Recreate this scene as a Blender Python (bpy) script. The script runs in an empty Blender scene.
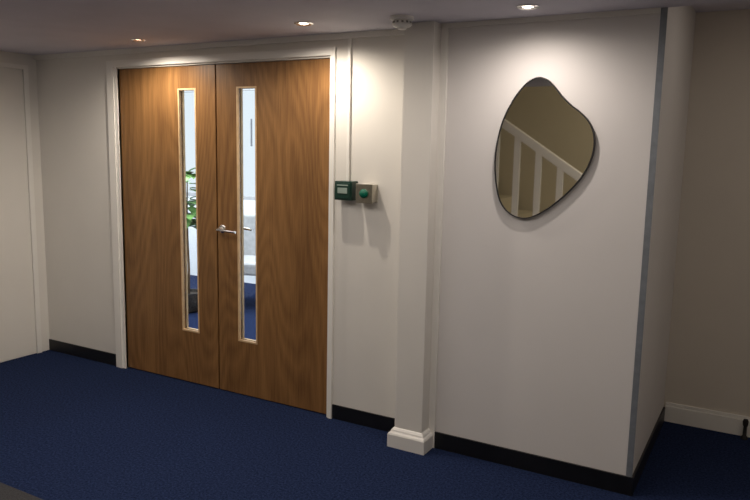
import bpy, bmesh, math, random
from mathutils import Vector, Matrix
random.seed(4)
S=bpy.context.scene
S.view_settings.view_transform='Standard'
COL=S.collection
H=2.162; W=1.6753; XL=-0.832; XC=3.3757; YP=-0.0538; YB=1.0173; DH=2.04

# ---------------------------------------------------------------- materials
def newmat(name):
    m=bpy.data.materials.new(name); m.use_nodes=True
    nt=m.node_tree; b=nt.nodes["Principled BSDF"]
    return m,nt,b
def plain(name,col,rough=0.5,metal=0.0,var=0.06,scale=12,bump=0.0,bscale=200,spec=0.5):
    m,nt,b=newmat(name); N=nt.nodes; L=nt.links
    tc=N.new("ShaderNodeTexCoord"); no=N.new("ShaderNodeTexNoise"); no.inputs["Scale"].default_value=scale
    no.inputs["Detail"].default_value=4
    L.new(tc.outputs["Object"],no.inputs["Vector"])
    cr=N.new("ShaderNodeValToRGB"); e=cr.color_ramp.elements
    e[0].position=0.3; e[1].position=0.7
    e[0].color=(*[c*(1-var) for c in col],1); e[1].color=(*[min(1,c*(1+var)) for c in col],1)
    L.new(no.outputs["Fac"],cr.inputs["Fac"]); L.new(cr.outputs["Color"],b.inputs["Base Color"])
    b.inputs["Roughness"].default_value=rough; b.inputs["Metallic"].default_value=metal
    b.inputs["Specular IOR Level"].default_value=spec
    if bump>0:
        n2=N.new("ShaderNodeTexNoise"); n2.inputs["Scale"].default_value=bscale; n2.inputs["Detail"].default_value=3
        L.new(tc.outputs["Object"],n2.inputs["Vector"])
        bp=N.new("ShaderNodeBump"); bp.inputs["Strength"].default_value=bump; bp.inputs["Distance"].default_value=0.002
        L.new(n2.outputs["Fac"],bp.inputs["Height"]); L.new(bp.outputs["Normal"],b.inputs["Normal"])
    return m
M_wall=plain("wall_paint",(0.74,0.715,0.67),0.55,var=0.02,scale=3,bump=0.15,bscale=150,spec=0.3)
M_panel=plain("panel_paint",(0.73,0.705,0.69),0.55,var=0.015,scale=3,bump=0.1,bscale=120,spec=0.25)
M_cream=plain("cream_paint",(0.64,0.59,0.52),0.6,var=0.02,scale=3,bump=0.15,spec=0.3)
M_olive=plain("olive_beige_paint",(0.47,0.41,0.285),0.6,var=0.02,scale=3,bump=0.15,spec=0.3)
M_ceil=plain("ceiling_paint",(0.64,0.62,0.69),0.8,var=0.03,scale=5,bump=0.3,bscale=60,spec=0.2)
M_gloss=plain("white_gloss_paint",(0.81,0.79,0.75),0.35,var=0.015,scale=5)
M_black=plain("black_vinyl",(0.006,0.006,0.008),0.4,var=0.2,scale=20)
M_strip=plain("grey_metal_strip",(0.22,0.24,0.27),0.4,metal=0.2,var=0.1,scale=30)
M_chrome=plain("satin_chrome",(0.78,0.77,0.76),0.2,metal=1.0,var=0.03)
M_green=plain("green_plastic",(0.008,0.036,0.026),0.35,var=0.1)
M_greenbtn=plain("green_button",(0.0,0.12,0.07),0.3,var=0.1)
M_greenface=plain("dark_green_face",(0.010,0.042,0.030),0.3,var=0.1)
M_plate=plain("brushed_metal_plate",(0.52,0.49,0.42),0.28,metal=1.0,var=0.12,scale=60)
M_labelp=plain("pale_label",(0.26,0.33,0.29),0.5,var=0.05)
M_dark=plain("black_rubber",(0.012,0.011,0.012),0.6,var=0.1)
M_midgrey=plain("mid_grey_metal",(0.20,0.21,0.24),0.5,var=0.1)
M_white=plain("white_plastic",(0.78,0.77,0.74),0.4,var=0.02)
M_vent=plain("grey_vent",(0.28,0.27,0.26),0.6,var=0.05)
M_rail=plain("cream_gloss_paint",(0.76,0.72,0.64),0.4,var=0.02)
M_bead=plain("pale_pine",(0.62,0.42,0.23),0.45,var=0.12,scale=25)
M_leaf=plain("leaf_green",(0.15,0.31,0.09),0.4,var=0.5,scale=9)
M_stem=plain("brown_stem",(0.12,0.07,0.03),0.8,var=0.2)
M_soil=plain("soil",(0.03,0.02,0.012),0.95,var=0.4,scale=60)
M_grey=plain("pale_grey_fabric",(0.42,0.43,0.45),0.85,var=0.12,scale=30,bump=0.4,bscale=400)
M_office=plain("office_wall_paint",(0.82,0.85,0.89),0.6,var=0.01)
M_mat=plain("charcoal_mat",(0.030,0.030,0.033),0.95,var=0.5,scale=150,bump=0.6,bscale=300)

def carpet():
    m,nt,b=newmat("navy_carpet"); N=nt.nodes; L=nt.links
    tc=N.new("ShaderNodeTexCoord")
    n1=N.new("ShaderNodeTexNoise"); n1.inputs["Scale"].default_value=85; n1.inputs["Detail"].default_value=8; n1.inputs["Roughness"].default_value=0.9
    L.new(tc.outputs["Object"],n1.inputs["Vector"])
    cr=N.new("ShaderNodeValToRGB"); e=cr.color_ramp.elements
    e[0].position=0.40; e[0].color=(0.0030,0.0055,0.019,1); e[1].position=0.61; e[1].color=(0.027,0.043,0.110,1)
    L.new(n1.outputs["Fac"],cr.inputs["Fac"]); L.new(cr.outputs["Color"],b.inputs["Base Color"])
    b.inputs["Roughness"].default_value=1.0; b.inputs["Specular IOR Level"].default_value=0.04
    bp=N.new("ShaderNodeBump"); bp.inputs["Strength"].default_value=0.4; bp.inputs["Distance"].default_value=0.003
    L.new(n1.outputs["Fac"],bp.inputs["Height"]); L.new(bp.outputs["Normal"],b.inputs["Normal"])
    return m
M_carpet=carpet()

def veneer(name,off):
    m,nt,b=newmat(name); N=nt.nodes; L=nt.links
    tc=N.new("ShaderNodeTexCoord")
    mp=N.new("ShaderNodeMapping"); mp.inputs["Location"].default_value=off
    mp.inputs["Scale"].default_value=(1,1,0.20)
    L.new(tc.outputs["Object"],mp.inputs["Vector"])
    n1=N.new("ShaderNodeTexNoise"); n1.inputs["Scale"].default_value=2.1; n1.inputs["Detail"].default_value=1.2; n1.inputs["Distortion"].default_value=0.05
    L.new(mp.outputs[0],n1.inputs["Vector"])
    m1=N.new("ShaderNodeMath"); m1.operation='MULTIPLY'; m1.inputs[1].default_value=54
    L.new(n1.outputs["Fac"],m1.inputs[0])
    sn=N.new("ShaderNodeMath"); sn.operation='PINGPONG'; sn.inputs[1].default_value=1.0
    L.new(m1.outputs[0],sn.inputs[0])
    mp2=N.new("ShaderNodeMapping"); mp2.inputs["Scale"].default_value=(1,1,0.03)
    L.new(tc.outputs["Object"],mp2.inputs["Vector"])
    n2=N.new("ShaderNodeTexNoise"); n2.inputs["Scale"].default_value=200; n2.inputs["Detail"].default_value=4
    L.new(mp2.outputs[0],n2.inputs["Vector"])
    n3=N.new("ShaderNodeTexNoise"); n3.inputs["Scale"].default_value=7; n3.inputs["Detail"].default_value=2
    L.new(mp2.outputs[0],n3.inputs["Vector"])
    a=N.new("ShaderNodeMath"); a.operation='MULTIPLY'; a.inputs[1].default_value=0.115; L.new(sn.outputs[0],a.inputs[0])
    c=N.new("ShaderNodeMath"); c.operation='MULTIPLY_ADD'; c.inputs[1].default_value=0.44; L.new(n2.outputs["Fac"],c.inputs[0]); L.new(a.outputs[0],c.inputs[2])
    d=N.new("ShaderNodeMath"); d.operation='MULTIPLY_ADD'; d.inputs[1].default_value=0.28; L.new(n3.outputs["Fac"],d.inputs[0]); L.new(c.outputs[0],d.inputs[2])
    cr=N.new("ShaderNodeValToRGB"); e=cr.color_ramp.elements
    e[0].position=0.26; e[0].color=(0.142,0.066,0.022,1); e[1].position=0.61; e[1].color=(0.325,0.165,0.058,1)
    L.new(d.outputs[0],cr.inputs["Fac"]); L.new(cr.outputs["Color"],b.inputs["Base Color"])
    b.inputs["Roughness"].default_value=0.40; b.inputs["Specular IOR Level"].default_value=0.35
    return m
M_ven1=veneer("oak_veneer_a",(0,0,0)); M_ven2=veneer("oak_veneer_b",(3.1,1.0,0.7))

def glassmat():
    m=bpy.data.materials.new("clear_glass"); m.use_nodes=True; nt=m.node_tree; N=nt.nodes; L=nt.links; N.clear()
    o=N.new("ShaderNodeOutputMaterial"); t=N.new("ShaderNodeBsdfTransparent"); g=N.new("ShaderNodeBsdfGlossy")
    t.inputs[0].default_value=(0.95,0.97,0.96,1); g.inputs["Roughness"].default_value=0.02
    f=N.new("ShaderNodeFresnel"); f.inputs[0].default_value=1.25; x=N.new("ShaderNodeMixShader")
    L.new(f.outputs[0],x.inputs[0]); L.new(t.outputs[0],x.inputs[1]); L.new(g.outputs[0],x.inputs[2]); L.new(x.outputs[0],o.inputs[0])
    return m
M_glass=glassmat()
def mirrormat():
    m,nt,b=newmat("silvered_mirror")
    b.inputs["Base Color"].default_value=(0.78,0.77,0.74,1); b.inputs["Metallic"].default_value=1; b.inputs["Roughness"].default_value=0.02
    return m
M_mirror=mirrormat()
def emis(name,col,s):
    m=bpy.data.materials.new(name); m.use_nodes=True; nt=m.node_tree; N=nt.nodes; L=nt.links; N.clear()
    o=N.new("ShaderNodeOutputMaterial"); e=N.new("ShaderNodeEmission"); e.inputs[0].default_value=(*col,1); e.inputs[1].default_value=s
    L.new(e.outputs[0],o.inputs[0]); return m
M_lamp=emis("lamp_glow",(1,0.86,0.68),14)
M_lampw=emis("warm_lamp_glow",(1,0.64,0.42),9.0)
M_sky=emis("daylight_blind",(0.82,0.90,1.0),1.1)

# ---------------------------------------------------------------- mesh helpers
def obj(name,bm,mat,parent=None,smooth=False,loc=None):
    me=bpy.data.meshes.new(name); bm.normal_update(); bm.to_mesh(me); bm.free()
    for mm in (mat if isinstance(mat,(list,tuple)) else [mat]): me.materials.append(mm)
    if smooth:
        for p in me.polygons: p.use_smooth=True
    o=bpy.data.objects.new(name,me); COL.objects.link(o)
    if loc: o.location=loc
    if parent: o.parent=parent
    return o
def addbox(bm,x0,x1,y0,y1,z0,z1,mi=0):
    vs=[bm.verts.new((x,y,z)) for x in (x0,x1) for y in (y0,y1) for z in (z0,z1)]
    for f in ((0,1,3,2),(4,6,7,5),(0,4,5,1),(2,3,7,6),(0,2,6,4),(1,5,7,3)):
        fc=bm.faces.new([vs[i] for i in f]); fc.material_index=mi
    return vs
def boxes(name,bl,mat,parent=None,bevel=0.0,seg=2):
    bm=bmesh.new()
    for b in bl: addbox(bm,*b)
    bmesh.ops.recalc_face_normals(bm,faces=bm.faces)
    if bevel>0: bmesh.ops.bevel(bm,geom=bm.edges[:],offset=bevel,segments=seg,affect='EDGES',profile=0.6)
    return obj(name,bm,mat,parent)
def lathe(name,prof,mat,parent=None,n=32,loc=(0,0,0),rot=None):
    bm=bmesh.new(); rings=[]
    for r,z in prof:
        if r<1e-6: rings.append([bm.verts.new((0,0,z))])
        else: rings.append([bm.verts.new((r*math.cos(2*math.pi*i/n),r*math.sin(2*math.pi*i/n),z)) for i in range(n)])
    for a,b in zip(rings,rings[1:]):
        for i in range(n):
            j=(i+1)%n
            if len(a)==1 and len(b)==1: continue
            if len(a)==1: bm.faces.new((a[0],b[i],b[j]))
            elif len(b)==1: bm.faces.new((a[i],a[j],b[0]))
            else: bm.faces.new((a[i],a[j],b[j],b[i]))
    bmesh.ops.recalc_face_normals(bm,faces=bm.faces)
    if rot is not None: bm.transform(rot)
    bm.transform(Matrix.Translation(loc))
    o=obj(name,bm,mat,parent); 
    for p in o.data.polygons: p.use_smooth=True
    try: o.data.set_sharp_from_angle(angle=math.radians(40))
    except Exception: pass
    return o
def tube(name,pts,r,mat,parent=None,n=12):
    bm=bmesh.new(); rings=[]
    pts=[Vector(p) for p in pts]
    for i,p in enumerate(pts):
        d=(pts[min(i+1,len(pts)-1)]-pts[max(i-1,0)]).normalized()
        a=d.cross(Vector((0.13,0.31,0.94))).normalized(); b=d.cross(a)
        rr=r[i] if isinstance(r,(list,tuple)) else r
        rings.append([bm.verts.new(p+a*rr*math.cos(2*math.pi*k/n)+b*rr*math.sin(2*math.pi*k/n)) for k in range(n)])
    for A,B in zip(rings,rings[1:]):
        for k in range(n):
            j=(k+1)%n; bm.faces.new((A[k],A[j],B[j],B[k]))
    bm.faces.new(rings[0]); bm.faces.new(rings[-1])
    bmesh.ops.recalc_face_normals(bm,faces=bm.faces)
    o=obj(name,bm,mat,parent)
    for p in o.data.polygons: p.use_smooth=len(p.vertices)==4
    return o
def empty(name,loc=(0,0,0)):
    o=bpy.data.objects.new(name,None); o.empty_display_size=0.1; COL.objects.link(o); o.location=loc; return o
def thing(o,label,cat,group=None):
    o["label"]=label; o["category"]=cat
    if group: o["group"]=group
    return o
def struct(o,label=None):
    o["kind"]="structure"
    if label: o["label"]=label
    return o

# ---------------------------------------------------------------- room shell
struct(boxes("floor",[(-3.4,5.2,-5.4,3.2,-0.1,0.0)],M_carpet),"navy blue loop pile carpet floor")
struct(boxes("wall_front",[(XL-0.1,0,0,0.10,0,H),(W,2.40,0,0.10,0,H),(0,W,0,0.10,DH,H)],M_wall),"off-white painted wall around the double doors")
struct(boxes("wall_panel",[(2.372,XC,YP,YB,0,H+0.16)],M_panel),"boxed-out smooth white wall panel with mirror")
struct(boxes("wall_pillar",[(2.195,2.355,-0.15,0.0,0,H)],M_wall,bevel=0.004),"narrow white painted projecting pillar")
struct(boxes("wall_left",[(XL-0.1,XL,-5.3,0,0,4.2)],M_wall),"off-white side wall with flush door")
struct(boxes("wall_recess",[(XC,5.1,YB,YB+0.1,0,2.4)],M_cream),"cream painted recess wall")
struct(boxes("wall_right",[(5.0,5.1,-5.3,YB,0,4.2)],M_cream),"cream painted side wall")
struct(boxes("wall_stair",[(XL-0.1,5.1,-5.4,-5.3,0,4.2),(XL-0.1,5.1,-3.5,-3.42,H+0.16,4.2)],M_olive),"olive beige wall behind the staircase")
struct(boxes("ceiling",[(XL-0.1,2.38,-3.5,0.1,H,H+0.16),(2.38,5.1,-3.5,YP,H,H+0.16)],M_ceil),"pale grey painted ceiling")
struct(boxes("ceiling_stairwell",[(XL-0.1,5.1,-5.4,-3.42,4.2,4.3)],M_ceil),"pale ceiling over the staircase")
struct(boxes("ceiling_recess",[(XC-0.1,5.1,YP,YB+0.1,H+0.16,H+0.22)],M_ceil),"pale ceiling of the recess")
# office behind the doors
struct(boxes("wall_office_back",[(-3.4,2.4,2.9,3.0,0,0.95),(-3.4,2.4,2.9,3.0,2.2,2.6),(-3.4,-3.1,2.9,3.0,0.95,2.2),(-0.2,2.4,2.9,3.0,0.95,2.2)],M_office),"white office wall with a wide window")
struct(boxes("wall_office_left",[(-3.4,-3.3,0.1,2.9,0,2.6)],M_office))
struct(boxes("wall_office_right",[(2.272,2.372,0.1,2.9,0,2.6)],M_office))
struct(boxes("wall_office_front",[(-3.4,XL-0.1,0.0,0.1,0,2.6),(XL-0.1,2.372,0.0,0.1,H+0.16,2.6)],M_office))
struct(boxes("ceiling_office",[(-3.4,2.4,0.0,3.0,2.6,2.7)],M_office))
win=struct(boxes("window_1",[(-3.1,-0.2,2.96,2.97,0.95,2.2)],M_sky),"bright office window with drawn pale blind")
fr=boxes("window_frame",[(-3.1,-0.2,2.90,2.95,0.95,0.99),(-3.1,-0.2,2.90,2.95,2.16,2.2)]+[(x,x+0.035,2.90,2.95,0.99,2.16) for x in (-3.1,-2.65,-1.90,-0.6,-0.235)],M_grey,win)
boxes("window_handle_bar",[(-1.260,-1.250,2.885,2.91,1.55,1.85)],M_midgrey,win,0.003)

# door casing, jambs, ceiling bead
struct(boxes("trim_1",[(-0.085,-0.024,-0.018,0.0,0,2.05),(-0.024,0.0,-0.010,0.10,0,2.05),(-0.085,W+0.036,-0.018,0.0,2.05,2.092),
   (W,W+0.012,-0.010,0.0,0,2.05),(W+0.012,W+0.036,-0.018,0.0,0,2.05)],M_gloss),"white gloss architrave around the double doors")
struct(boxes("trim_2",[(XL,2.195,-0.016,0.0,H-0.030,H)],M_gloss),"white ceiling bead along the wall")
struct(boxes("trim_3",[(XC-0.024,XC+0.003,YP-0.004,YP,0,H)],M_strip),"grey metal corner protection strip")
struct(boxes("trim_4",[(2.355,2.39,YP-0.014,YP,0.0,H)],M_gloss),"white vertical cover strip beside the pillar")
struct(boxes("trim_5",[(2.39,XC-0.024,YP-0.012,YP,H-0.022,H)],M_gloss),"white bead along the top of the wall panel")
# baseboards
struct(boxes("baseboard_left",[(XL+0.004,-0.085,-0.008,0,0,0.085)],M_black,bevel=0.002),"black vinyl skirting")
struct(boxes("baseboard_centre",[(W+0.036,2.17,-0.008,0,0,0.085)],M_black,bevel=0.002),"black vinyl skirting")
struct(boxes("baseboard_panel",[(2.39,XC+0.010,YP-0.010,YP,0,0.088),(XC,XC+0.010,YP,YB-0.02,0,0.088)],M_black),"black vinyl skirting round the wall panel")
bm=bmesh.new()
def ring(z,g): return [bm.verts.new(p) for p in ((2.195-g,0,z),(2.195-g,-0.15-g,z),(2.355+g,-0.15-g,z),(2.355+g,0,z))]
rs=[ring(0,0.027),ring(0.068,0.027),ring(0.076,0.023),ring(0.084,0.015),ring(0.092,0.012),ring(0.102,0.004),ring(0.104,0.0)]
for a,b in zip(rs,rs[1:]):
    for i in range(4): bm.faces.new((a[i],a[(i+1)%4],b[(i+1)%4],b[i]))
bm.faces.new(rs[-1])
bmesh.ops.recalc_face_normals(bm,faces=bm.faces)
struct(obj("baseboard_pillar",bm,M_gloss),"white moulded skirting around the pillar foot")
struct(boxes("baseboard_recess",[(XC+0.010,5.0,YB-0.018,YB,0,0.095),(XC+0.010,5.0,YB-0.010,YB,0.095,0.115)],M_gloss,bevel=0.003),"white painted skirting of the recess")
# flush door in left wall
struct(boxes("door_3",[(XL,XL+0.006,-1.0,-0.115,0.006,2.05)],M_wall),"white flush cupboard door")
struct(boxes("trim_6",[(XL,XL+0.014,-0.112,-0.075,0,2.054),(XL,XL+0.014,-1.04,-0.075,2.054,2.085)],M_gloss),"white door lining")

# ---------------------------------------------------------------- double doors
LW=W/2
def leaf(n,x0,x1,px0,px1,mat,label):
    z0,z1=0.35,1.90; ya,yb=0.012,0.056
    b=boxes(n,[(x0,px0,ya,yb,0.008,DH-0.003),(px1,x1,ya,yb,0.008,DH-0.003),(px0,px1,ya,yb,0.008,z0),(px0,px1,ya,yb,z1,DH-0.003)],mat)
    struct(b,label)
    t=0.008
    bl=[]
    for (y0,y1) in ((ya-0.002,ya+0.014),(yb-0.014,yb+0.002)):
        bl+=[(px0-0.002,px0+t,y0,y1,z0-0.002,z1+0.002),(px1-t,px1+0.002,y0,y1,z0-0.002,z1+0.002),(px0+t,px1-t,y0,y1,z0-0.002,z0+t),(px0+t,px1-t,y0,y1,z1-t,z1+0.002)]
    boxes("glazing_bead",bl,M_bead,b)["label"]="pale pine glazing bead"
    boxes("glass_pane",[(px0+0.004,px1-0.004,0.031,0.037,z0+0.004,z1-0.004)],M_glass,b)["label"]="narrow clear vision panel"
    return b
d1=leaf("door_1",0.004,LW-0.006,0.527,0.674,M_ven1,"oak veneer door leaf with narrow glass slot")
d2=leaf("door_2",LW+0.006,W-0.004,1.001,1.148,M_ven2,"oak veneer door leaf with glass slot and lever")
boxes("meeting_strip",[(LW-0.02,LW+0.02,0.056,0.064,0.008,DH-0.003)],M_dark,d1)
RX=Matrix.Rotation(math.radians(90),4,'X')
def lever(side):
    hx,hz=0.882,1.045
    y0=0.012 if side<0 else 0.056; s=side
    h=lathe("lever_handle",[(0,0),(0.026,0),(0.026,0.005),(0.022,0.008),(0.010,0.010),(0.009,0.035),(0.0,0.035)],M_chrome,d2,loc=(hx,y0,hz),rot=RX if s<0 else RX.inverted())
    h["label"]="satin chrome lever handle"
    tube("lever",[(hx,y0+s*0.03,hz),(hx,y0+s*0.052,hz),(hx+0.006,y0+s*0.062,hz),(hx+0.03,y0+s*0.065,hz),(hx+0.10,y0+s*0.063,hz-0.003),(hx+0.15,y0+s*0.058,hz-0.006)],[0.008,0.008,0.0085,0.0085,0.008,0.0075],M_chrome,h)
lever(-1); lever(1)

# ---------------------------------------------------------------- wall fittings
def lbox(name,b,mat,par,bevel=0):
    l=par.location; return boxes(name,[(b[0]-l.x,b[1]-l.x,b[2]-l.y,b[3]-l.y,b[4]-l.z,b[5]-l.z)],mat,par,bevel)
g=thing(empty("door_release_box",(1.80,0,1.325)),"green square emergency door release on the wall","call point")
lbox("box_body",(1.749,1.858,-0.066,0.001,1.275,1.378),M_green,g,0.004)
lbox("front_plate",(1.758,1.849,-0.071,-0.066,1.285,1.368),M_greenface,g,0.002)
lbox("glass_window",(1.773,1.834,-0.074,-0.071,1.312,1.343),M_labelp,g,0.001)
lbox("label_strip",(1.768,1.838,-0.0725,-0.0705,1.353,1.360),M_labelp,g)
g=thing(empty("exit_button",(1.93,0,1.27)),"square metal plate with a green push button","push button")
lbox("back_box",(1.888,1.982,-0.060,0.001,1.27,1.365),M_plate,g,0.003)
lbox("face_plate",(1.884,1.986,-0.066,-0.060,1.266,1.369),M_plate,g,0.002)
lathe("push_button",[(0,0),(0.024,0),(0.024,0.008),(0.019,0.010),(0.019,0.018),(0.012,0.023),(0,0.024)],M_greenbtn,g,loc=(0.005,-0.066,0.048),rot=RX)
c=boxes("cable_conduit",[(1.790,1.808,-0.016,0.0,1.378,H-0.03)],M_gloss,bevel=0.003)
thing(c,"thin white vertical cable trunking above the release box","conduit")

# mirror
mp=[(2.855,1.893),(2.893,1.880),(2.928,1.848),(2.963,1.806),(3.006,1.766),(3.056,1.728),(3.095,1.683),(3.117,1.62),(3.112,1.54),(3.078,1.457),(3.019,1.380),(2.948,1.313),(2.874,1.262),(2.812,1.243),(2.747,1.259),(2.697,1.310),(2.671,1.388),(2.659,1.488),(2.664,1.59),(2.688,1.695),(2.731,1.787),(2.780,1.853),(2.818,1.883)]
n=len(mp)
def cr(p0,p1,p2,p3,t):
    return tuple(0.5*((2*p1[i])+(-p0[i]+p2[i])*t+(2*p0[i]-5*p1[i]+4*p2[i]-p3[i])*t*t+(-p0[i]+3*p1[i]-3*p2[i]+p3[i])*t**3) for i in (0,1))
out=[]
for i in range(n):
    for k in range(5): out.append(cr(mp[i-1],mp[i],mp[(i+1)%n],mp[(i+2)%n],k/5))
mc=(2.88,1.56)
N=len(out)
nrm=[]
for i in range(N):
    a=Vector(out[i-1]);b=Vector(out[(i+1)%N]);t=(b-a).normalized();nrm.append(Vector((-t.y,t.x)))
if (Vector(out[0])-Vector(mc)).dot(nrm[0])<0: nrm=[-v for v in nrm]
mo=thing(empty("wall_mirror",(mc[0],YP,mc[1])),"pebble-shaped wall mirror with thin black rim","mirror")
bm=bmesh.new()
def rg(off,y): return [bm.verts.new((out[i][0]+nrm[i].x*off-mc[0],y,out[i][1]+nrm[i].y*off-mc[1])) for i in range(N)]
R=[rg(-0.003,0.0),rg(0.001,-0.002),rg(0.001,-0.022),rg(-0.004,-0.022),rg(-0.004,-0.0165),rg(-0.02,-0.0165)]
for a,b in zip(R,R[1:]):
    for i in range(N): bm.faces.new((a[i],a[(i+1)%N],b[(i+1)%N],b[i]))
bmesh.ops.recalc_face_normals(bm,faces=bm.faces)
obj("mirror_rim",bm,M_dark,mo)["label"]="thin black rim"
bm=bmesh.new(); vs=rg(-0.003,-0.018); vb=rg(-0.003,-0.014)
bm.faces.new(vs); bm.faces.new(list(reversed(vb)))
for i in range(N): bm.faces.new((vs[i],vs[(i+1)%N],vb[(i+1)%N],vb[i]))
bmesh.ops.recalc_face_normals(bm,faces=bm.faces)
obj("mirror_glass",bm,M_mirror,mo)["label"]="silvered mirror glass"

# downlights and detector
for i,(x,y) in enumerate([(0.51,-0.28),(1.74,-0.35),(2.86,-0.31)]):
    e=thing(empty("downlight" if i==0 else "downlight.%03d"%i,(x,y,H)),"small round recessed ceiling downlight, glowing orange" if i==0 else "small round recessed ceiling downlight, bright white","ceiling light","lit ceiling downlights")
    lathe("bezel",[(0.028,-0.001),(0.048,0.0),(0.048,-0.004),(0.042,-0.008),(0.030,-0.005),(0.028,-0.001)],M_chrome,e)
    if i==0:
        lathe("lamp",[(0,-0.002),(0.026,-0.002),(0.026,-0.0005),(0,-0.0005)],M_lampw,e)
        e.scale=(0.85,0.85,1)
    else:
        lathe("lamp",[(0,-0.008),(0.012,-0.007),(0.024,-0.002),(0.024,-0.0005),(0,-0.0005)],M_lamp,e)
dt=thing(empty("smoke_detector",(2.26,-0.30,H)),"white round smoke detector on the ceiling","smoke detector")
lathe("detector_base",[(0,0),(0.055,0),(0.055,-0.012),(0.050,-0.016),(0,-0.016)],M_white,dt)
lathe("detector_head",[(0,-0.016),(0.040,-0.016),(0.046,-0.036),(0.040,-0.044),(0.024,-0.048),(0.020,-0.056),(0,-0.058)],M_white,dt)
bm=bmesh.new()
for k in range(12):
    a=2*math.pi*k/12; vs=addbox(bm,-0.005,0.005,0.040,0.0445,-0.031,-0.022)
    bmesh.ops.rotate(bm,verts=vs,cent=(0,0,0),matrix=Matrix.Rotation(a,3,'Z'))
obj("vent_slots",bm,M_vent,dt)

# floor mat, stop
thing(boxes("entrance_mat",[(-0.75,2.3,-2.6,-1.48,0.0,0.006)],M_mat,bevel=0.002),"charcoal grey entrance mat on blue carpet","mat")
st=thing(empty("door_stop",(3.806,0.965,0)),"black rubber post by the white skirting","door stop")
lathe("stop_post",[(0,0),(0.018,0),(0.018,0.01),(0.010,0.02),(0.009,0.07),(0.013,0.08),(0.015,0.10),(0.011,0.112),(0,0.115)],M_dark,st)

# ---------------------------------------------------------------- office things
pp=thing(empty("potted_plant",(-0.87,1.5,0)),"tall leafy green plant in a black round pot","plant")
lathe("pot",[(0,0),(0.085,0),(0.11,0.03),(0.125,0.12),(0.13,0.17),(0.137,0.17),(0.137,0.19),(0.12,0.19),(0.115,0.16),(0,0.16)],M_dark,pp)
lathe("soil",[(0,0.168),(0.113,0.165),(0.113,0.158),(0,0.158)],M_soil,pp)
stem=[(0,0,0.15),(0.01,0,0.4),(-0.01,0.01,0.7),(0.0,0,1.0),(0.01,0,1.25)]
tube("stem",stem,[0.012,0.011,0.009,0.007,0.004],M_stem,pp)
bm=bmesh.new()
for k in range(44):
    z=0.78+0.54*random.random(); a=random.random()*6.283; l=0.15+0.09*random.random(); w=l*0.30
    dr=Vector((math.cos(a),math.sin(a),random.uniform(-0.1,0.6))).normalized(); sd=dr.cross(Vector((0,0,1))).normalized()
    st0=Vector((0,0,z)); prev=None
    for s in range(7):
        t=s/6; c=st0+dr*(0.03+l*t)+Vector((0,0,-0.09*t*t)); ww=w*math.sin(math.pi*min(1,t*0.92+0.06))**0.8
        cur=(bm.verts.new(c-sd*ww+Vector((0,0,0.01))),bm.verts.new(c),bm.verts.new(c+sd*ww+Vector((0,0,0.01))))
        if prev:
            bm.faces.new((prev[0],prev[1],cur[1],cur[0])); bm.faces.new((prev[1],prev[2],cur[2],cur[1]))
        prev=cur
obj("foliage",bm,M_leaf,pp,smooth=True)

ac=thing(empty("armchair",(-0.55,2.05,0)),"pale grey upholstered office armchair","chair")
ac.rotation_euler=(0,0,math.radians(20))
boxes("seat",[(-0.27,0.27,-0.27,0.25,0.34,0.46)],M_grey,ac,0.03,3)
boxes("backrest",[(-0.28,0.28,0.22,0.31,0.40,0.88)],M_grey,ac,0.044,5)
for sx in (-1,1):
    boxes("armrest",[(min(sx*0.27,sx*0.34),max(sx*0.27,sx*0.34),-0.24,0.28,0.30,0.63)],M_grey,ac,0.034,5)
for sx in (-1,1):
    for sy in (-1,1): tube("leg",[(sx*0.23,sy*0.21,0.34),(sx*0.26,sy*0.24,0.0)],[0.018,0.012],M_chrome,ac)

# ---------------------------------------------------------------- staircase behind the viewer (seen in the mirror)
sc=thing(empty("staircase",(2.42,-4.2,0)),"white painted staircase with balusters and sloping handrail","staircase")
run,rise=0.26,0.169
for i in range(8):
    boxes("step",[(-(i+1)*run,-i*run,-1.0,0.0,0.0,(i+1)*rise)],M_olive,sc)
def sl(x,h): return 0.65*(-x)+h
def slopedbar(name,x0,x1,h0,h1,y0,y1,mat):
    bm=bmesh.new(); vs=[]
    for x in (x0,x1):
        for y in (y0,y1):
            for h in (h0,h1): vs.append(bm.verts.new((x,y,sl(x,h))))
    for f in ((0,1,3,2),(4,6,7,5),(0,4,5,1),(2,3,7,6),(0,2,6,4),(1,5,7,3)): bm.faces.new([vs[i] for i in f])
    bmesh.ops.recalc_face_normals(bm,faces=bm.faces)
    bmesh.ops.bevel(bm,geom=bm.edges[:],offset=0.006,segments=2,affect='EDGES')
    return obj(name,bm,mat,sc)
slopedbar("handrail",0.15,-1.9,1.035,1.135,-0.035,0.04,M_rail)
slopedbar("stringer",0.10,-2.08,-0.10,0.14,0.002,0.04,M_rail)
x=-0.06
while x>-1.85:
    boxes("baluster",[(x-0.032,x+0.032,0.004,0.038,sl(x,0.10),sl(x,1.06))],M_rail,sc); x-=0.235
boxes("newel_post",[(0.10,0.19,-0.045,0.045,0,1.15),(0.092,0.198,-0.053,0.053,1.15,1.18)],M_rail,sc)

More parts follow.
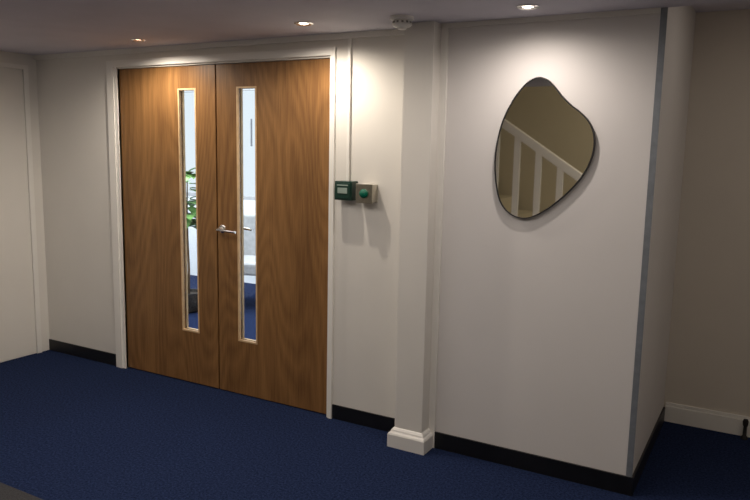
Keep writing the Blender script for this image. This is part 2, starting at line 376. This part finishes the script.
# ---------------------------------------------------------------- lights
def spot(loc,e,ang=168,blend=0.8,col=(1,0.88,0.74),rad=0.014):
    l=bpy.data.lights.new("spot_light","SPOT"); l.energy=e; l.spot_size=math.radians(ang); l.spot_blend=blend; l.color=col; l.shadow_soft_size=rad
    o=bpy.data.objects.new("spot_light",l); COL.objects.link(o); o.location=loc
    return o
spot((0.51,-0.27,H-0.03),31)
spot((1.70,-0.30,H-0.03),26)
spot((2.86,-0.36,H-0.03),17,ang=172,blend=1.0,col=(1,0.89,0.80),rad=0.03)
def area(loc,e,sx,sy,rot=(0,0,0),col=(1,0.91,0.83)):
    l=bpy.data.lights.new("area_light","AREA"); l.shape='RECTANGLE'; l.size=sx; l.size_y=sy; l.energy=e; l.color=col
    o=bpy.data.objects.new("area_light",l); COL.objects.link(o); o.location=loc; o.rotation_euler=rot; return o
area((1.4,-1.6,H-0.01),27,3.4,0.9)  # soft ceiling fill without a fixture, added to lift the overall brightness
area((4.2,-1.2,H-0.01),6,1.0,0.8,col=(1,0.90,0.80))
area((3.3,-3.75,1.9),9,0.6,0.6,rot=(0,math.radians(65),math.radians(30)),col=(1,0.93,0.82))  # unseen light added to brighten the handrail reflected in the mirror
area((3.7,-4.6,3.2),18,1.0,0.6,rot=(0,math.radians(35),0),col=(1,0.90,0.74))  # added light out of view, brightens the stair wall for the mirror
area((4.2,0.25,H+0.15),1.6,1.0,0.4,col=(1,0.88,0.76))  # weak warm light added above the recess, hidden by the ceiling edge
area((-0.8,1.5,2.58),165,3.5,2.0,col=(0.93,0.96,1.0))
w=bpy.data.worlds.new("World"); S.world=w; w.use_nodes=True
w.node_tree.nodes["Background"].inputs[0].default_value=(0.8,0.85,1,1); w.node_tree.nodes["Background"].inputs[1].default_value=0.1

# ---------------------------------------------------------------- camera
f,cx,cy,cz,ya,pi,ro=704.25,3.8270,-3.3007,1.5588,-0.5120,0.1439,0.0200
d=Vector((math.sin(ya)*math.cos(pi),math.cos(ya)*math.cos(pi),-math.sin(pi)))
r0=Vector((math.cos(ya),-math.sin(ya),0)); u0=r0.cross(d)
r=r0*math.cos(ro)+u0*math.sin(ro); u=-r0*math.sin(ro)+u0*math.cos(ro)
cd=bpy.data.cameras.new("Camera"); cd.sensor_width=36; cd.lens=f*36/750; cd.clip_start=0.05
co=bpy.data.objects.new("Camera",cd); COL.objects.link(co)
m=Matrix(((r.x,u.x,-d.x,cx),(r.y,u.y,-d.y,cy),(r.z,u.z,-d.z,cz),(0,0,0,1)))
co.matrix_world=m; S.camera=co
